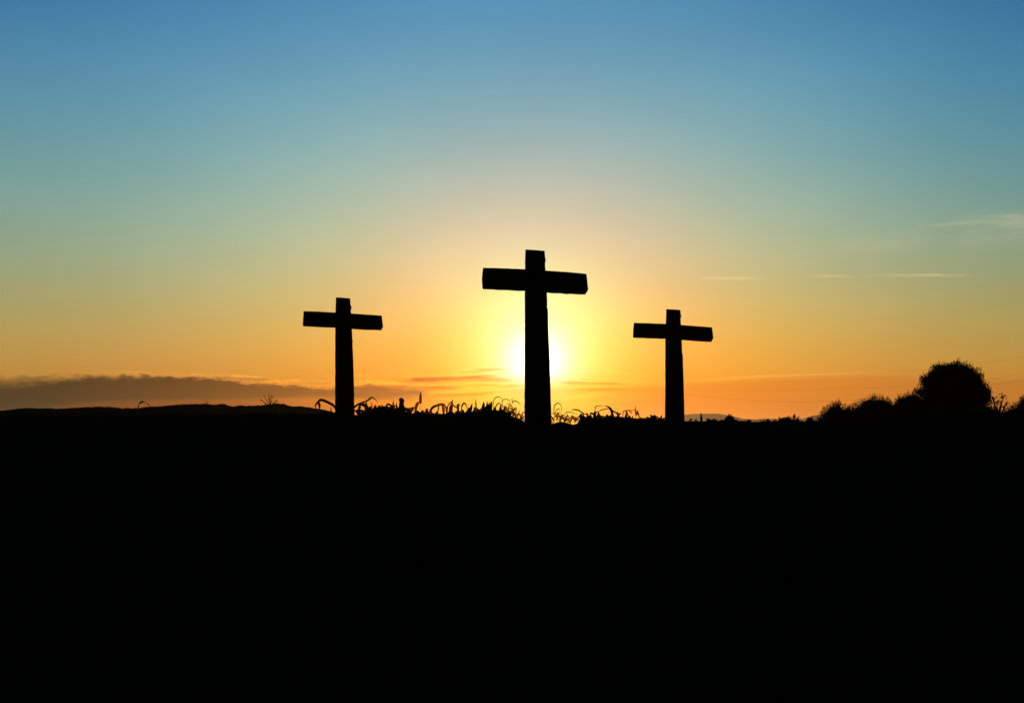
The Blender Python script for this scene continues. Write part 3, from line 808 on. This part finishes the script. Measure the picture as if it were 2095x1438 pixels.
def sprays(blobs, n, r0, r1, seed):
    """small loose clumps that break the outline of the crown"""
    r = random.Random(seed); out = []
    while len(out) < n:
        b = r.choice(blobs); a = r.uniform(-.25, math.pi + .25)
        x, y = b[0] + b[2] * 1.0 * math.cos(a), b[1] - b[3] * 1.0 * math.sin(a)
        if any(((x - q[0]) / q[2]) ** 2 + ((y - q[1]) / q[3]) ** 2 < .8 for q in blobs if q is not b): continue
        s_ = r.uniform(r0, r1); out.append((x, y, s_, s_ * r.uniform(.7, 1.2), 1))
    return out
big = tree('round_tree', 'big round leafy tree rising above the hedge on the right', 'tree',
     [(1949, 796, 61, 49), (1948, 780, 48, 37), (1913, 794, 27, 28), (1923, 772, 26, 22), (1985, 778, 26, 24), (2000, 802, 24, 26), (1962, 764, 29, 22), (1939, 764, 27, 21),
      (1892, 806, 17, 16), (2014, 810, 12, 20), (1960, 829, 69, 29), (1898, 780, 12, 13)], DT, 1950, .12, .95, .80, .30, seed=1)
tree('small_tree', 'small airy tree with gaps of sky right beside the round tree', 'tree',
     [(2040, 822, 11, 11), (2053, 812, 9, 8), (2058, 826, 8, 9), (2038, 840, 14, 12), (2048, 832, 8, 8), (2032, 815, 7, 7)], 57.0, 2040, .13, .26, 0, 0, seed=2)
HG = 'bushes of the hedge on the right'
DB = 58.0
tree('hedge_bush', 'lowest hedge bush, at the left end of the row, with thin whiskery tips', 'bush',
     [(1692, 854, 13, 14), (1704, 847, 15, 18), (1715, 846, 13, 20), (1732, 850, 17, 17), (1745, 853, 15, 17), (1715, 864, 44, 20), (1745, 866, 30, 18)], DB, 1715, .10, .8, .82, .45, HG, 3, False)
tree('hedge_bush', 'middle hedge bush with a broad flat whiskered top', 'bush',
     [(1768, 838, 15, 18), (1782, 832, 18, 18), (1800, 830, 17, 16), (1815, 837, 12, 17), (1757, 848, 14, 16), (1790, 855, 48, 30), (1825, 860, 30, 24)], DB + .8, 1790, .10, .8, .82, .45, HG, 4, False)
tree('hedge_bush', 'hedge bush tucked against the left foot of the round tree', 'bush',
     [(1838, 828, 11, 14), (1852, 828, 13, 15), (1868, 821, 15, 17), (1850, 842, 30, 24), (1880, 836, 24, 26), (1865, 862, 50, 24)], DB + .3, 1855, .10, .8, .82, .4, HG, 5, False)
tree('hedge_bush', 'dark bush filling the space beneath the round tree', 'bush',
     [(1915, 850, 34, 22), (1960, 856, 40, 22), (2005, 850, 34, 22)], DB - .8, 1960, .10, .6, .85, .2, HG, 7, False)
tree('hedge_bush', 'bush cut off by the right edge of the photo', 'bush',
     [(2097, 830, 15, 14), (2112, 828, 20, 18), (2078, 843, 20, 11), (2058, 850, 16, 10), (2110, 850, 40, 24), (2140, 835, 26, 20)], DB + .5, 2100, .10, .8, .82, .5, HG, 6, False)
tree('hedge_bush', 'low bush below the small airy tree', 'bush', [(2035, 858, 26, 14), (2062, 858, 22, 11)], DB - .3, 2045, .10, .7, .84, .2, HG, 8, False)

# bare shrubs on the left ridge
def bare_shrub(px, py_top, wpx, py_base, d, label, n, seed):
    r = random.Random(seed)
    base = P(px, py_base, d); k = d / F
    root = empty('bare_shrub', base, label, 'shrub', 'bare shrubs on the left ridge')
    st = MB(); tw = MB()
    H = (py_base - py_top) * k; W = wpx * k / 2
    for i in range(n):
        a = -1 + 2 * i / (n - 1) + r.uniform(-.22, .22)
        tip = Vector((a * W, r.uniform(-.6, .6) * W, H * (1 - .62 * min(1, abs(a)) ** 2.0) * r.uniform(.62, 1.0)))
        path = smooth_path([Vector((a * W * .12, 0, -.3)), tip * .5 + Vector((0, 0, -H * .04)), tip], 7)
        st.tube(path, [H * (.036 - .0042 * q) for q in range(7)], 5)
        for q in range(7):
            t = r.uniform(.4, .95); p = path[int(t * 6)]
            e2 = p + Vector((a * .5 + r.uniform(-.5, .5), r.uniform(-.4, .4), r.uniform(.1, .8))).normalized() * H * r.uniform(.10, .24)
            tw.tube([p, e2], [H * .012, H * .005], 4)
        for q in range(4):
            tw.leaf(tip + rv(r) * H * .07, rv(r) + Vector((0, 0, .5)), rv(r), H * .08, H * .04)
    st.build('branch', M_BARK, root); tw.build('twigs', M_BARK, root)
bare_shrub(551, 804, 36, 829, 169, 'bare shrub with branches fanning out on the left ridge', 9, 5)
bare_shrub(423, 815, 12, 828, 169, 'tiny faint shrub on top of the ridge, left of the fanning one', 5, 9)

# ---------------------------------------------------------------- grass on the slope, uncountable
gm = MB()
gr = random.Random(99)
for i in range(26000):
    y = 22.4 - 20.5 * gr.random() ** 1.9
    x = gr.uniform(-1, 1) * (y * .66 + .8)
    if abs(x) < .1 and y < 1: continue
    z = ground_z(x, y) - .005
    h = gr.uniform(.015, .05) * (1.0 if y > 14 else 1.3)
    a = gr.uniform(0, 6.28); w = gr.uniform(.004, .008)
    b = len(gm.v)
    ux, uy = math.cos(a) * w, math.sin(a) * w
    lx, ly = gr.uniform(-.5, .5) * h, gr.uniform(-.5, .5) * h
    gm.v += [Vector((x - ux, y - uy, z)), Vector((x + ux, y + uy, z)), Vector((x + lx, y + ly, z + h))]
    gm.f.append((b, b + 1, b + 2))
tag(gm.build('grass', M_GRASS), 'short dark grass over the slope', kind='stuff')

# ---------------------------------------------------------------- power line
def pole(px, d, ztop, label):
    base = P(px, HY, d); base.z = ground_z(base.x, base.y) - .3
    root = empty('utility_pole', base, label, 'utility pole', 'utility poles of the wire line')
    H = ztop - base.z
    m = MB(); m.tube([Vector((0, 0, 0)), Vector((0, 0, H * .5)), Vector((0, 0, H))], [.15, .13, .10], 8)
    m.build('post', M_BARK, root, None, True)
    m = MB(); m.tube([Vector((-.8, 0, H - .35)), Vector((.8, 0, H - .35))], [.05, .05], 4); m.build('crossarm', M_BARK, root)
pole(1950, 112, 10.7, 'wooden utility pole hidden behind the round tree')
pole(1380, 160, 12.6, 'distant utility pole lined up behind the right cross')
def wire(knots, sags, rad, label):
    pts = []
    for (a, b), s in zip(zip(knots, knots[1:]), sags):
        A_, B_ = P(*a), P(*b)
        for i in range(25):
            if pts and i == 0: continue
            t = i / 24
            p = A_.lerp(B_, t); p.z -= 4 * s * t * (1 - t); pts.append(p)
    m = MB(); m.tube(pts, [rad] * len(pts), 5)
    tag(m.build('overhead_wire', M_CABLE, None, None, True), label, 'wire', 'overhead wires on the right')
wire([(1380, 803, 160), (1950, 797, 112), (2300, 736, 70)], (1.78, .25), .009, 'lowest overhead wire, sagging between the right cross and the hedge')
wire([(1380, 797, 160), (1950, 786, 112), (2300, 722, 70)], (.5, .25), .006, 'overhead wire just above the lowest one at the right edge')
wire([(1380, 775, 160), (1950, 752, 112), (2300, 684, 70)], (.5, .25), .005, 'topmost thin overhead wire at the right edge')

# ---------------------------------------------------------------- haze
HZ = [(-12000, -1500, -6), (12000, 10900, 236)]
hv = [(HZ[i][0], HZ[j][1], HZ[k][2]) for k in (0, 1) for j in (0, 1) for i in (0, 1)]
hf = [(0, 2, 3, 1), (4, 5, 7, 6), (0, 1, 5, 4), (2, 6, 7, 3), (0, 4, 6, 2), (1, 3, 7, 5)]
mh = bpy.data.materials.new('evening_haze'); mh.use_nodes = True
t = mh.node_tree; t.nodes.remove(t.nodes['Principled BSDF'])
pv = t.nodes.new('ShaderNodeVolumePrincipled')
pv.inputs['Color'].default_value = (0.95, 0.72, 0.50, 1)
pv.inputs['Density'].default_value = 2.3e-5
pv.inputs['Anisotropy'].default_value = 0.7
t.links.new(pv.outputs[0], t.nodes['Material Output'].inputs['Volume'])
tag(link_mesh('haze', hv, hf, mh), 'thin evening haze', kind='stuff')
